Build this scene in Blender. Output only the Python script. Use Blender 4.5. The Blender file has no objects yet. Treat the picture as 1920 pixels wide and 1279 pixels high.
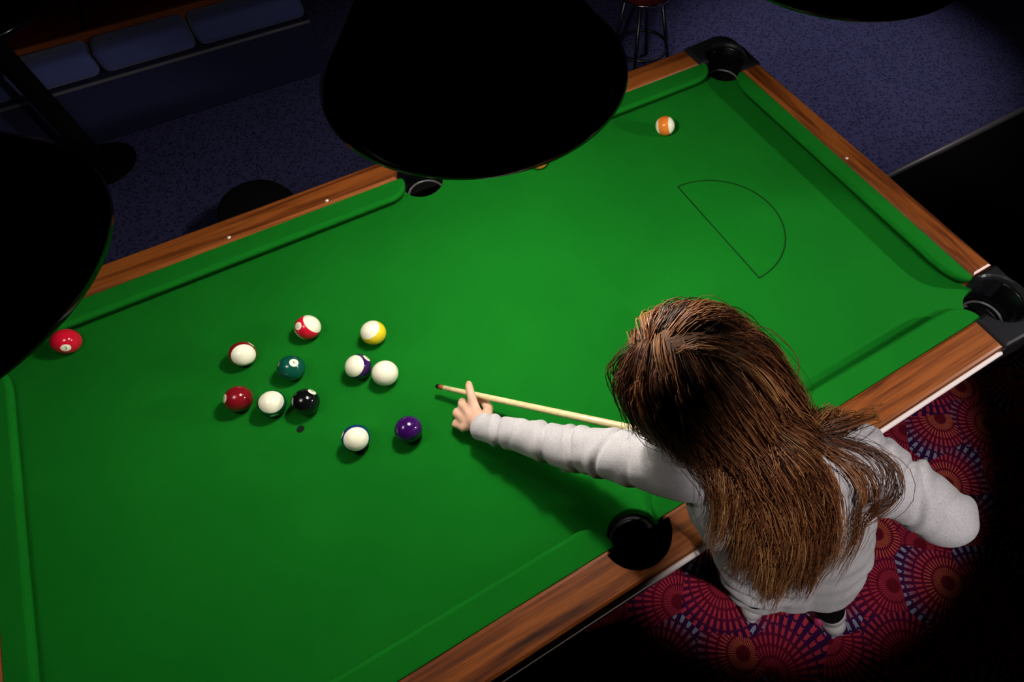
import bpy, bmesh, math, random
import numpy as np
from mathutils import Vector, Matrix

S = bpy.context.scene
COL = S.collection
ZC = 0.78                       # height of the cloth above the floor
V = Vector

# ------------------------------------------------------------------ camera
FPX, CX, CY = 1160.0, 1142.4, 584.1
RIGHT = V((0.85788526, -0.51365135, 0.01397053))
DOWN = V((-0.42464964, -0.72402145, -0.54356750))
FWD = V((0.28931914, 0.46038597, -0.83924918))
CAM = V((-0.19000, -0.70803, 1.16111 + ZC))
cd = bpy.data.cameras.new('camera')
cam = bpy.data.objects.new('camera', cd)
COL.objects.link(cam)
m = Matrix.Identity(4)
for i in range(3):
    m[i][0] = RIGHT[i]; m[i][1] = -DOWN[i]; m[i][2] = -FWD[i]; m[i][3] = CAM[i]
cam.matrix_world = m
cd.sensor_fit = 'HORIZONTAL'
cd.sensor_width = 36.0
cd.lens = FPX * 36.0 / 1920.0
cd.shift_x = (960.0 - CX) / 1920.0
cd.shift_y = (CY - 639.5) / 1920.0
cd.clip_start = 0.02
S.camera = cam

# ------------------------------------------------------------------ world, exposure, lamp strengths
w = bpy.data.worlds.new('world'); S.world = w; w.use_nodes = True
bg = w.node_tree.nodes.get('Background') or w.node_tree.nodes.new('ShaderNodeBackground')
bg.inputs[0].default_value = (0.25, 0.3, 0.5, 1); bg.inputs[1].default_value = 0.0
S.view_settings.view_transform = 'Standard'
S.view_settings.look = 'None'
S.view_settings.exposure = 0.0
S.view_settings.gamma = 1.0
S.view_settings.use_curve_mapping = False
BULB = {'left': 88.0, 'mid': 490.0, 'right': 12.0}     # emission of the three bulbs over the table
SPOT_W = 90.0                                           # added low spotlight beyond the right end of the table
SPOT2_W = 88.0                                         # added ceiling spotlight above the near side, aimed at the player
WARM = (1.0, 0.94, 0.84)

# ------------------------------------------------------------------ helpers
def tag(o, label=None, cat=None, group=None, kind=None):
    if label: o['label'] = label
    if cat: o['category'] = cat
    if group: o['group'] = group
    if kind: o['kind'] = kind
    return o

def empty(name, loc=(0, 0, 0), rz=0.0):
    o = bpy.data.objects.new(name, None); COL.objects.link(o)
    o.location = loc; o.rotation_euler = (0, 0, rz); o.empty_display_size = 0.1
    return o

def link(name, me, mat=None, parent=None, smooth=False):
    o = bpy.data.objects.new(name, me); COL.objects.link(o)
    if mat is not None and len(me.materials) == 0: me.materials.append(mat)
    if parent is not None: o.parent = parent
    if smooth: me.polygons.foreach_set('use_smooth', [True] * len(me.polygons))
    return o

def frombm(name, bm, mat=None, parent=None, smooth=False):
    bmesh.ops.recalc_face_normals(bm, faces=bm.faces[:])
    me = bpy.data.meshes.new(name); bm.to_mesh(me); bm.free()
    return link(name, me, mat, parent, smooth)

def box(bm, x0, x1, y0, y1, z0, z1, bev=0.0):
    t = bmesh.new()
    bmesh.ops.create_cube(t, size=1)
    for v in t.verts:
        v.co = V(((x0 + x1) / 2 + v.co.x * (x1 - x0), (y0 + y1) / 2 + v.co.y * (y1 - y0), (z0 + z1) / 2 + v.co.z * (z1 - z0)))
    if bev > 0:
        bmesh.ops.bevel(t, geom=t.edges[:], offset=bev, segments=3, profile=0.5, affect='EDGES')
    me = bpy.data.meshes.new('t'); t.to_mesh(me); t.free(); bm.from_mesh(me); bpy.data.meshes.remove(me)
    return bm

def lathe(bm, prof, seg=48, c=(0, 0, 0), cap=False):
    rings = []
    for r, z in prof:
        rings.append([bm.verts.new((c[0] + r * math.cos(2 * math.pi * k / seg), c[1] + r * math.sin(2 * math.pi * k / seg), c[2] + z)) for k in range(seg)])
    for a, b in zip(rings, rings[1:]):
        for k in range(seg):
            bm.faces.new((a[k], a[(k + 1) % seg], b[(k + 1) % seg], b[k]))
    if cap:
        bm.faces.new(rings[0][::-1]); bm.faces.new(rings[-1])
    return bm

def tube(bm, pts, rad, seg=10):
    pts = [V(p) for p in pts]
    rr = rad if isinstance(rad, (list, tuple)) else [rad] * len(pts)
    prev = None; rings = []
    for i, p in enumerate(pts):
        d = (pts[min(i + 1, len(pts) - 1)] - pts[max(i - 1, 0)]).normalized()
        a = prev if prev is not None else (V((0, 0, 1)) if abs(d.z) < .9 else V((1, 0, 0)))
        n = (a - d * a.dot(d)).normalized(); b = d.cross(n); prev = n
        rings.append([bm.verts.new(p + rr[i] * (n * math.cos(2 * math.pi * k / seg) + b * math.sin(2 * math.pi * k / seg))) for k in range(seg)])
    for a, b in zip(rings, rings[1:]):
        for k in range(seg):
            bm.faces.new((a[k], a[(k + 1) % seg], b[(k + 1) % seg], b[k]))
    bm.faces.new(rings[0][::-1]); bm.faces.new(rings[-1])
    return bm

def torus(bm, R, r, c=(0, 0, 0), seg=40, s2=8):
    rings = []
    for k in range(seg):
        a = 2 * math.pi * k / seg
        rings.append([bm.verts.new((c[0] + (R + r * math.cos(2 * math.pi * j / s2)) * math.cos(a), c[1] + (R + r * math.cos(2 * math.pi * j / s2)) * math.sin(a), c[2] + r * math.sin(2 * math.pi * j / s2))) for j in range(s2)])
    for k in range(seg):
        a, b = rings[k], rings[(k + 1) % seg]
        for j in range(s2):
            bm.faces.new((a[j], b[j], b[(j + 1) % s2], a[(j + 1) % s2]))
    return bm

def prism(bm, poly, levels):
    """poly: list of (x, y); levels: list of (z, offset inwards)"""
    n = len(poly); P = [V((p[0], p[1])) for p in poly]
    area = sum(P[i].x * P[(i + 1) % n].y - P[(i + 1) % n].x * P[i].y for i in range(n))
    sg = 1 if area > 0 else -1
    nor = []
    for i in range(n):
        a = (P[i] - P[i - 1]).normalized(); b = (P[(i + 1) % n] - P[i]).normalized()
        na = V((-a.y, a.x)) * sg; nb = V((-b.y, b.x)) * sg
        q = (na + nb); q = q.normalized() if q.length > 1e-6 else na
        nor.append(q / max(.5, q.dot(na)))
    rings = [[bm.verts.new((P[i].x + nor[i].x * o, P[i].y + nor[i].y * o, z)) for i in range(n)] for z, o in levels]
    for a, b in zip(rings, rings[1:]):
        for k in range(n):
            bm.faces.new((a[k], a[(k + 1) % n], b[(k + 1) % n], b[k]))
    bm.faces.new(rings[0][::-1]); f = bm.faces.new(rings[-1])
    return bm

def arc(cx, cy, r, a0, a1, n):
    return [(cx + r * math.cos(math.radians(a0 + (a1 - a0) * k / n)), cy + r * math.sin(math.radians(a0 + (a1 - a0) * k / n))) for k in range(n + 1)]

# ------------------------------------------------------------------ materials
def mat(name, col, rough=0.6, spec=0.5, metal=0.0, coat=0.0, sheen=0.0):
    mt = bpy.data.materials.new(name); mt.use_nodes = True
    b = mt.node_tree.nodes['Principled BSDF']
    b.inputs['Base Color'].default_value = (*col, 1)
    b.inputs['Roughness'].default_value = rough
    b.inputs['Specular IOR Level'].default_value = spec
    b.inputs['Metallic'].default_value = metal
    b.inputs['Coat Weight'].default_value = coat
    b.inputs['Coat Roughness'].default_value = 0.03
    b.inputs['Sheen Weight'].default_value = sheen
    return mt

class NT:
    def __init__(s, mt): s.t = mt.node_tree; s.b = s.t.nodes['Principled BSDF']
    def n(s, typ, **kw):
        q = s.t.nodes.new(typ)
        for k, v in kw.items(): setattr(q, k, v)
        return q
    def l(s, a, b): s.t.links.new(a, b)
    def math(s, op, a, b=None, c=None):
        q = s.n('ShaderNodeMath', operation=op)
        for i, x in enumerate((a, b, c)):
            if x is None: continue
            if isinstance(x, (int, float)): q.inputs[i].default_value = x
            else: s.l(x, q.inputs[i])
        return q.outputs[0]
    def mix(s, f, a, b, mode='MIX'):
        q = s.n('ShaderNodeMix', data_type='RGBA', blend_type=mode)
        for i, x in ((0, f), (6, a), (7, b)):
            if isinstance(x, (int, float)): q.inputs[i].default_value = x
            elif isinstance(x, tuple): q.inputs[i].default_value = (*x, 1)
            else: s.l(x, q.inputs[i])
        return q.outputs[2]
    def ramp(s, f, stops):
        q = s.n('ShaderNodeValToRGB'); e = q.color_ramp.elements
        while len(e) < len(stops): e.new(0.5)
        for k, (p, c) in enumerate(stops):
            e[k].position = p; e[k].color = (*c, 1)
        s.l(f, q.inputs[0]); return q.outputs[0]
    def bump(s, h, strength=0.3, dist=0.002):
        q = s.n('ShaderNodeBump'); q.inputs['Strength'].default_value = strength; q.inputs['Distance'].default_value = dist
        s.l(h, q.inputs['Height']); s.l(q.outputs[0], s.b.inputs['Normal'])
    def coord(s, out='Object', scale=(1, 1, 1), rot=(0, 0, 0)):
        c = s.n('ShaderNodeTexCoord'); mp = s.n('ShaderNodeMapping')
        mp.inputs['Scale'].default_value = scale; mp.inputs['Rotation'].default_value = rot
        s.l(c.outputs[out], mp.inputs[0]); return mp.outputs[0]
    def noise(s, vec, scale, detail=4, rough=0.55, dist=0.0):
        q = s.n('ShaderNodeTexNoise'); q.inputs['Scale'].default_value = scale; q.inputs['Detail'].default_value = detail
        q.inputs['Roughness'].default_value = rough; q.inputs['Distortion'].default_value = dist
        s.l(vec, q.inputs['Vector']); return q.outputs[0]

def cloth_mat():
    mt = mat('green_cloth', (0.004, 0.2, 0.013), 0.95, 0.08); t = NT(mt)
    c = t.coord()
    f = t.noise(c, 6, 3)
    col = t.ramp(f, [(0.3, (0.0032, 0.132, 0.0085)), (0.7, (0.0042, 0.150, 0.0100))])
    t.l(col, t.b.inputs['Base Color'])
    t.bump(t.noise(c, 900, 2), 0.15, 0.0006)
    return mt

def wood_mat(name, ax):
    mt = mat(name, (0.2, 0.06, 0.02), 0.38, 0.4, coat=0.25); t = NT(mt)
    sc = (1.6, 26, 26) if ax == 'x' else (26, 1.6, 26)
    c = t.coord(scale=sc)
    f1 = t.noise(c, 1.0, 6, 0.62, 1.2)
    c2 = t.coord(scale=(sc[0] * 4, sc[1] * 7, sc[2] * 7))
    f2 = t.noise(c2, 1.0, 3, 0.6, 0.2)
    f = t.math('ADD', t.math('MULTIPLY', f1, 0.75), t.math('MULTIPLY', f2, 0.25))
    col = t.ramp(f, [(0.32, (0.026, 0.0055, 0.002)), (0.45, (0.14, 0.034, 0.007)), (0.57, (0.28, 0.078, 0.014)), (0.70, (0.11, 0.025, 0.006))])
    t.l(col, t.b.inputs['Base Color'])
    return mt

def blue_carpet():
    mt = mat('blue_carpet', (0.02, 0.02, 0.05), 1.0, 0.05); t = NT(mt)
    c = t.coord()
    v = t.n('ShaderNodeTexVoronoi'); v.inputs['Scale'].default_value = 62; t.l(c, v.inputs['Vector'])
    n = t.noise(c, 120, 3)
    dots = t.ramp(v.outputs['Distance'], [(0.18, (0.007, 0.009, 0.040)), (0.55, (0.092, 0.090, 0.23))])
    col = t.mix(0.45, dots, t.ramp(n, [(0.35, (0.012, 0.015, 0.065)), (0.68, (0.11, 0.11, 0.28))]))
    t.l(col, t.b.inputs['Base Color'])
    t.bump(n, 0.5, 0.004)
    return mt

def red_carpet():
    mt = mat('fan_carpet', (0.1, 0.01, 0.02), 1.0, 0.05); t = NT(mt)
    c = t.coord(scale=(6.2, 6.2, 6.2), rot=(0, 0, 0.5))
    v = t.n('ShaderNodeTexVoronoi', voronoi_dimensions='2D'); v.inputs['Scale'].default_value = 1.0; v.inputs['Randomness'].default_value = 0.55
    t.l(c, v.inputs['Vector'])
    sub = t.n('ShaderNodeVectorMath', operation='SUBTRACT'); t.l(c, sub.inputs[0]); t.l(v.outputs['Position'], sub.inputs[1])
    sx = t.n('ShaderNodeSeparateXYZ'); t.l(sub.outputs[0], sx.inputs[0])
    sc = t.n('ShaderNodeSeparateColor'); t.l(v.outputs['Color'], sc.inputs[0])
    # shift the fan's pivot to one side of its cell
    px = t.math('ADD', sx.outputs[0], t.math('MULTIPLY', t.math('SUBTRACT', sc.outputs[0], 0.5), 1.15))
    py = t.math('ADD', sx.outputs[1], t.math('MULTIPLY', t.math('SUBTRACT', sc.outputs[1], 0.5), 1.15))
    ang = t.math('ARCTAN2', py, px)
    dist = t.math('SQRT', t.math('ADD', t.math('MULTIPLY', px, px), t.math('MULTIPLY', py, py)))
    st = t.math('SINE', t.math('MULTIPLY', ang, 40.0))
    ds = t.math('SINE', t.math('ADD', t.math('MULTIPLY', dist, 36.0), t.math('MULTIPLY', st, 1.2)))
    streak = t.math('MULTIPLY', t.math('GREATER_THAN', st, 0.15), t.math('GREATER_THAN', ds, -0.72))
    inner = t.math('LESS_THAN', dist, 0.10)
    base = t.ramp(dist, [(0.05, (0.17, 0.009, 0.022)), (0.50, (0.15, 0.007, 0.03)), (0.90, (0.040, 0.008, 0.06))])
    tip = t.ramp(dist, [(0.2, (0.75, 0.17, 0.08)), (0.50, (0.65, 0.06, 0.09)), (0.70, (0.40, 0.09, 0.15)), (0.85, (0.32, 0.32, 0.48))])
    tip2 = t.mix(t.math('GREATER_THAN', sc.outputs[2], 0.5), tip, (0.55, 0.04, 0.075))
    col = t.mix(streak, base, tip2)
    col = t.mix(inner, col, (0.15, 0.008, 0.018))
    t.l(col, t.b.inputs['Base Color'])
    t.bump(t.noise(c, 60, 2), 0.4, 0.003)
    return mt

M = {}
M['cloth'] = cloth_mat()
M['woodx'] = wood_mat('rail_wood_lengthwise', 'x')
M['woody'] = wood_mat('rail_wood_crosswise', 'y')
M['blackgloss'] = mat('black_gloss', (0.004, 0.004, 0.005), 0.16, 0.5)
M['shade'] = mat('black_enamel', (0.0012, 0.0012, 0.0015), 0.12, 0.5)
M['shadein'] = mat('white_enamel', (0.30, 0.30, 0.28), 0.5, 0.4)
M['plastic'] = mat('black_plastic', (0.010, 0.010, 0.013), 0.30, 0.5)
M['liner'] = mat('pocket_plastic', (0.002, 0.002, 0.003), 0.25, 0.3)
M['matblack'] = mat('matt_black', (0.0022, 0.0020, 0.0024), 0.9, 0.1)
M['alu'] = mat('brushed_aluminium', (0.78, 0.72, 0.70), 0.28, 0.5, 1.0)
M['trim'] = mat('pale_trim', (0.80, 0.70, 0.68), 0.35, 0.5)
M['chrome'] = mat('chrome', (0.8, 0.8, 0.82), 0.12, 0.5, 1.0)
M['line'] = mat('cloth_line', (0.004, 0.045, 0.006), 0.95, 0.05)
M['spot'] = mat('black_spot', (0.004, 0.012, 0.006), 0.8, 0.1)
M['blue'] = blue_carpet()
M['red'] = red_carpet()
M['navy'] = mat('navy_fabric', (0.022, 0.024, 0.07), 0.95, 0.1)
M['bluefab'] = mat('blue_fabric', (0.085, 0.105, 0.30), 0.95, 0.1, sheen=0.2)
M['redvinyl'] = mat('dark_red_vinyl', (0.10, 0.006, 0.004), 0.45, 0.3)
M['wall'] = mat('dark_red_wall', (0.030, 0.004, 0.004), 0.9, 0.1)
M['ceil'] = mat('dark_ceiling', (0.010, 0.010, 0.012), 0.95, 0.1)
M['strip'] = mat('edge_strip', (0.20, 0.19, 0.22), 0.45, 0.4, 0.4)
M['dkwood'] = mat('dark_wood', (0.26, 0.065, 0.018), 0.4, 0.4)

# ------------------------------------------------------------------ the room
bm = bmesh.new(); box(bm, -3.2, 3.8, 0.35, 3.4, -0.1, 0.0)
tag(frombm('floor', bm, M['blue']), 'dark blue speckled carpet beyond the pool table', 'floor', kind='structure')
bm = bmesh.new(); box(bm, -3.2, 3.8, -3.2, 0.35, -0.1, 0.0)
tag(frombm('floor', bm, M['red']), 'dark red carpet with fan pattern under the player', 'floor', kind='structure')
for nm, a in (('wall_back', (-3.2, 3.8, 3.4, 3.5, 0, 2.9)), ('wall_front', (-3.2, 3.8, -3.3, -3.2, 0, 2.9)), ('wall_left', (-3.3, -3.2, -3.3, 3.5, 0, 2.9)), ('wall_right', (3.8, 3.9, -3.3, 3.5, 0, 2.9))):
    bm = bmesh.new(); box(bm, *a); tag(frombm(nm, bm, M['wall']), 'plain dark red wall of the dim pool room', 'wall', kind='structure')
bm = bmesh.new(); box(bm, -3.3, 3.9, -3.3, 3.5, 2.9, 3.0); tag(frombm('ceiling', bm, M['ceil']), 'plain dark ceiling above the pool table lamps', 'ceiling', kind='structure')

# low black platform added to keep the floor dark right of the table, with a pale edge strip towards the blue carpet
pl = empty('added_platform', (2.4, -0.05, 0))
tag(pl, 'low matt black platform added to keep the floor dark, with pale edge strip beside the blue carpet', 'platform')
bm = bmesh.new(); box(bm, -1.0, 1.38, -0.42, 0.36, 0.0, 0.05, 0.004); frombm('deck', bm, M['matblack'], pl)
bm = bmesh.new(); tube(bm, [(-1.0, 0.365, 0.045), (1.38, 0.365, 0.045)], 0.016, 12); frombm('edge_strip', bm, M['strip'], pl, True)

# ------------------------------------------------------------------ pool table
NX, NY = 0.915, 0.4575          # cushion nose
BX, BY = 0.957, 0.5125          # back of cushion
OX, OY = 1.020, 0.590           # outside of rail
PM_R, PC_R = 0.050, 0.058
PMY = 0.512                     # middle pocket centre
PCX, PCY = 0.957, 0.502         # corner pocket centre
table = empty('pool_table', (0, 0, 0))
tag(table, 'pool table with green cloth, wooden rails and black pockets', 'pool table')
Z = ZC

# bed: outline with pocket notches
poly = []
poly += arc(PCX, PCY, PC_R, -90 + 8, -180 - 8, 14)
poly += arc(0, PMY, PM_R, 2, -182, 20)
poly += arc(-PCX, PCY, PC_R, 8, -98, 14)
poly += arc(-PCX, -PCY, PC_R, 98, -8, 14)
poly += arc(0, -PMY, PM_R, 182, -2, 20)
poly += arc(PCX, -PCY, PC_R, 188, 82, 14)
bm = bmesh.new(); prism(bm, poly, [(Z - 0.030, 0), (Z - 0.002, 0), (Z, 0.002)])
bmesh.ops.triangulate(bm, faces=[f for f in bm.faces if len(f.verts) > 4])
frombm('bed_cloth', bm, M['cloth'], table)

def cushion(u0, u1, e0, e1, depth, f):
    """u range at the back, e0/e1 run-out lengths of the rounded ends, f maps (u, v) to (x, y)"""
    pts = [(u0, depth)]
    n = 9
    for k in range(1, n + 1):
        a = math.pi / 2 * k / n
        pts.append((u0 + e0 * (1 - math.cos(a)), depth * (1 - math.sin(a))))
    m_ = 24
    ua, ub = u0 + e0, u1 - e1
    for k in range(1, m_): pts.append((ua + (ub - ua) * k / m_, 0.0))
    for k in range(n, -1, -1):
        a = math.pi / 2 * k / n
        pts.append((u1 - e1 * (1 - math.cos(a)), depth * (1 - math.sin(a))))
    P = [f(u, v) for u, v in pts]
    bm = bmesh.new()
    n = len(P)
    # ring levels offset towards the back in v only near the nose
    lev = [(0.0005, 0.020), (0.016, 0.010), (0.024, 0.002), (0.030, 0.0), (0.035, 0.0025), (0.038, 0.009)]
    rings = []
    for z, o in lev:
        r = []
        for u, v in pts:
            k = 1 - min(1, v / depth) * 0.75
            uu = u
            cen = (u0 + u1) / 2
            edge = min(1, v / depth)
            uu = u + (o * edge * 0.7 if u < cen else -o * edge * 0.7)
            x, y = f(uu, min(depth, v + o * k))
            r.append(bm.verts.new((x, y, Z + z)))
        rings.append(r)
    for a, b in zip(rings, rings[1:]):
        for k in range(n): bm.faces.new((a[k], a[(k + 1) % n], b[(k + 1) % n], b[k]))
    bm.faces.new(rings[0][::-1]); top = bm.faces.new(rings[-1])
    bmesh.ops.triangulate(bm, faces=[top])
    o = frombm('cushion', bm, M['cloth'], table, True)
    for p in o.data.polygons:
        if abs(p.normal.z) > .98: p.use_smooth = False
    return o
DL, DE = BY - NY, BX - NX
for sx in (1, -1):
    for sy in (1, -1):
        cushion(0.043, 0.890, 0.048, 0.070, DL, lambda u, v, sx=sx, sy=sy: (sx * u, sy * (NY + v)))
    cushion(-0.432, 0.432, 0.085, 0.085, DE, lambda u, v, sx=sx: (sx * (NX + v), u))

def rail_long(sy):
    p = [(-0.868, BY), (-0.868, OY), (0.868, OY), (0.868, BY)] + arc(0, PMY, 0.056, 0, 180, 24)
    p = [(x, sy * y) for x, y in p]
    bm = bmesh.new(); prism(bm, p, [(Z - 0.05, 0.004), (Z - 0.04, 0), (Z + 0.034, 0), (Z + 0.040, 0.003), (Z + 0.0425, 0.008)])
    bmesh.ops.triangulate(bm, faces=[f for f in bm.faces if len(f.verts) > 4])
    return frombm('wooden_rail', bm, M['woodx'], table)
def rail_end(sx):
    p = [(sx * BX, -0.430), (sx * OX, -0.430), (sx * OX, 0.430), (sx * BX, 0.430)]
    bm = bmesh.new(); prism(bm, p, [(Z - 0.05, 0.004), (Z - 0.04, 0), (Z + 0.034, 0), (Z + 0.040, 0.003), (Z + 0.0425, 0.008)])
    return frombm('wooden_rail', bm, M['woody'], table)
for s in (1, -1): rail_long(s); rail_end(s)

def trim_strip(a, b):
    bm = bmesh.new(); tube(bm, [a, b], 0.0065, 12); return frombm('edge_trim', bm, M['trim'], table, True)
for s in (1, -1):
    trim_strip((-0.868, s * (OY + 0.002), Z + 0.019), (0.868, s * (OY + 0.002), Z + 0.019))

# corner castings with a pocket bite
for sx in (1, -1):
    for sy in (1, -1):
        p = [(0.868, 0.512), (0.868, OY + 0.004)]
        p += arc(OX - 0.045, OY - 0.045 + 0.004, 0.051, 90, 0, 8)
        p += [(OX + 0.006, 0.430), (0.958, 0.430)]
        p += [(q[0], q[1]) for q in arc(PCX, PCY, 0.058, -82, 180 - 8, 22)]
        p = [(sx * x, sy * y) for x, y in p]
        bm = bmesh.new(); prism(bm, p, [(Z - 0.06, 0.003), (Z - 0.05, 0), (Z + 0.036, 0), (Z + 0.043, 0.003), (Z + 0.046, 0.008)])
        bmesh.ops.triangulate(bm, faces=[f for f in bm.faces if len(f.verts) > 4])
        frombm('corner_casting', bm, M['plastic'], table)

def pocket(cx, cy, r):
    bm = bmesh.new()
    lathe(bm, [(r + 0.004, 0.030), (r + 0.001, 0.034), (r - 0.003, 0.030), (r - 0.004, -0.02), (r - 0.006, -0.06), (r - 0.012, -0.095), (0.012, -0.11), (0.0005, -0.11)], 40, (cx, cy, Z))
    # keep only the part that lies outside the cloth edge above bed level
    out = V((cx, cy))
    d = V((0, math.copysign(1, cy))) if abs(cx) < .1 else V((math.copysign(.72, cx), math.copysign(.69, cy)))
    kill = [f for f in bm.faces if f.calc_center_median().z > Z - 0.026 and (V((f.calc_center_median().x, f.calc_center_median().y)) - out).dot(d) < (0.004 if abs(cx) < .1 else 0.02)]
    bmesh.ops.delete(bm, geom=kill, context='FACES')
    o = frombm('pocket_liner', bm, M['liner'], table, True)
    for dz in (-0.040, -0.058):
        b2 = bmesh.new(); torus(b2, r - 0.010, 0.0032, (cx, cy, Z + dz), 40, 8)
        frombm('liner_rib', b2, M['rib'], o, True)
M['rib'] = mat('rib_plastic', (0.10, 0.10, 0.10), 0.3, 0.5)
for sx in (1, -1):
    for sy in (1, -1): pocket(sx * PCX, sy * PCY, PC_R)
for sy in (1, -1): pocket(0, sy * PMY, PM_R + 0.005)

# baulk D and the foot spot, printed on the cloth
def ribbon(pts, wd):
    bm = bmesh.new(); vs = []
    for i, p in enumerate(pts):
        a = V(pts[max(i - 1, 0)]); b = V(pts[min(i + 1, len(pts) - 1)]); d = (b - a).normalized(); n = V((-d.y, d.x)) * wd / 2
        vs.append((bm.verts.new((p[0] + n.x, p[1] + n.y, Z + 0.0004)), bm.verts.new((p[0] - n.x, p[1] - n.y, Z + 0.0004))))
    for a, b in zip(vs, vs[1:]): bm.faces.new((a[0], a[1], b[1], b[0]))
    return bm
frombm('baulk_line', ribbon([(0.559, -0.170), (0.559, 0.168)], 0.0042), M['line'], table)
frombm('baulk_arc', ribbon([(0.559 + 0.168 * math.cos(a), 0.168 * math.sin(a)) for a in np.linspace(-math.pi / 2, math.pi / 2, 48)], 0.0042), M['line'], table)
bm = bmesh.new(); lathe(bm, [(0.0075, 0.0003), (0.0070, 0.0006), (0.0005, 0.0006)], 20, (-0.4585, 0.0, Z)); frombm('foot_spot', bm, M['spot'], table)

# rail sights
for x, y in [(sx * 0.4575, 0.525) for sx in (1, -1)] + [(sx * 0.2288, 0.525) for sx in (1, -1)] + [(sx * 0.968, 0.0) for sx in (1, -1)]:
    bm = bmesh.new(); lathe(bm, [(0.0042, 0.0), (0.0042, 0.0008), (0.003, 0.0018), (0.0003, 0.0021)], 14, (x, y, Z + 0.0422)); frombm('rail_sight', bm, M['trim'], table, True)

# cabinet and legs
bm = bmesh.new(); box(bm, -0.985, 0.985, -0.560, -0.535, Z - 0.30, Z - 0.045, 0.006); frombm('apron', bm, M['matblack'], table)
bm = bmesh.new(); box(bm, -0.985, 0.985, 0.535, 0.560, Z - 0.30, Z - 0.045, 0.006); frombm('apron', bm, M['matblack'], table)
for sx in (1, -1):
    bm = bmesh.new(); box(bm, sx * 0.985 - 0.012, sx * 0.985 + 0.012, -0.535, 0.535, Z - 0.30, Z - 0.045, 0.006); frombm('apron', bm, M['matblack'], table)
    for sy in (1, -1):
        bm = bmesh.new(); box(bm, sx * 0.90 - 0.06, sx * 0.90 + 0.06, sy * 0.47 - 0.06, sy * 0.47 + 0.06, 0.0, Z - 0.05, 0.012); frombm('leg', bm, M['matblack'], table)

# ------------------------------------------------------------------ pendant lamps
CEIL = 2.9
def pendant(x, y, zr, power, label, shade_r=0.21):
    L = empty('pendant_lamp', (x, y, zr))
    tag(L, label, 'lamp', 'row of black pendant lamps over the pool table')
    k = shade_r / 0.21
    prof = [(0.2095, -0.002), (0.212, 0.000), (0.2105, 0.008), (0.192, 0.028), (0.168, 0.060), (0.140, 0.098), (0.113, 0.140), (0.090, 0.180), (0.070, 0.220), (0.054, 0.250), (0.043, 0.268), (0.030, 0.275)]
    bm = bmesh.new(); lathe(bm, [(r * k, z) for r, z in prof], 96); frombm('shade', bm, M['shade'], L, True)
    bm = bmesh.new(); lathe(bm, [(r * k - 0.003, z - 0.002 if i > 1 else z) for i, (r, z) in enumerate(prof)], 96); frombm('reflector', bm, M['shadein'], L, True)
    bm = bmesh.new(); lathe(bm, [(0.032, 0.27), (0.034, 0.29), (0.030, 0.34), (0.012, 0.36), (0.006, 0.37)], 24); frombm('lamp_holder', bm, M['blackgloss'], L, True)
    bm = bmesh.new(); tube(bm, [(0, 0, 0.36), (0, 0, CEIL - zr - 0.02)], 0.004, 8); frombm('cord', bm, M['matblack'], L, True)
    bm = bmesh.new(); lathe(bm, [(0.0005, -0.05), (0.02, -0.045), (0.05, -0.01), (0.052, 0.0)], 24, (0, 0, CEIL - zr)); frombm('ceiling_rose', bm, M['blackgloss'], L, True)
    em = bpy.data.materials.new('bulb_glow'); em.use_nodes = True
    t = em.node_tree; t.nodes.clear(); e = t.nodes.new('ShaderNodeEmission'); o = t.nodes.new('ShaderNodeOutputMaterial')
    e.inputs[0].default_value = (*WARM, 1); e.inputs[1].default_value = power; t.links.new(e.outputs[0], o.inputs[0])
    bm = bmesh.new(); lathe(bm, [(0.0005, 0.062), (0.012, 0.064), (0.024, 0.072), (0.030, 0.090), (0.028, 0.108), (0.018, 0.130), (0.014, 0.150)], 24); frombm('bulb', bm, em, L, True)
    bm = bmesh.new(); lathe(bm, [(0.016, 0.148), (0.020, 0.16), (0.020, 0.27)], 20); frombm('bulb_socket', bm, M['plastic'], L, True)
    return L
pendant(-0.63, 0.0, ZC + 0.630, BULB['left'], 'black pendant lamp shade at the left edge, hiding a corner pocket')
pendant(0.045, 0.03, ZC + 0.615, BULB['mid'], 'large black pendant lamp shade hanging over the far middle pocket')
pendant(0.68, 0.0, ZC + 0.640, BULB['right'], 'black pendant lamp shade at the top edge, above blue carpet')

# spotlights added out of view where the table lamps fall short: right end, player, blue carpet
def spotlight(SP, AIM, watts, size, blend, label):
    sp = empty('added_spotlight', SP); tag(sp, label, 'spotlight', 'added unseen black spotlights hung from the ceiling')
    d = (AIM - SP).normalized()
    q = d.to_track_quat('-Z', 'Y')
    bm = bmesh.new(); lathe(bm, [(0.05, 0.0), (0.055, 0.0), (0.055, 0.12), (0.035, 0.15), (0.0005, 0.155)], 32)
    o = frombm('can', bm, M['blackgloss'], sp, True); o.rotation_euler = q.to_euler()
    top = -d * 0.12
    bm = bmesh.new(); tube(bm, [top, V((top.x, top.y, CEIL - SP.z))], 0.008, 8); frombm('hanging_rod', bm, M['matblack'], sp, True)
    ld = bpy.data.lights.new('spot_beam', 'SPOT'); ld.energy = watts; ld.color = (1.0, 0.94, 0.90); ld.spot_size = math.radians(size); ld.spot_blend = blend; ld.shadow_soft_size = 0.035
    lo = bpy.data.objects.new('spot_beam', ld); COL.objects.link(lo); lo.parent = sp; lo.rotation_euler = q.to_euler(); lo.location = d * 0.01
spotlight(V((2.05, -1.15, ZC + 0.80)), V((0.72, -0.20, ZC)), SPOT_W, 40, 0.4, 'added unseen black spotlight hung low beyond the right end of the table')
spotlight(V((0.10, -1.40, 2.62)), V((0.70, -0.24, 0.0)), SPOT2_W, 30.5, 0.35, 'added unseen black spotlight hung high above the near side of the table')
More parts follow.
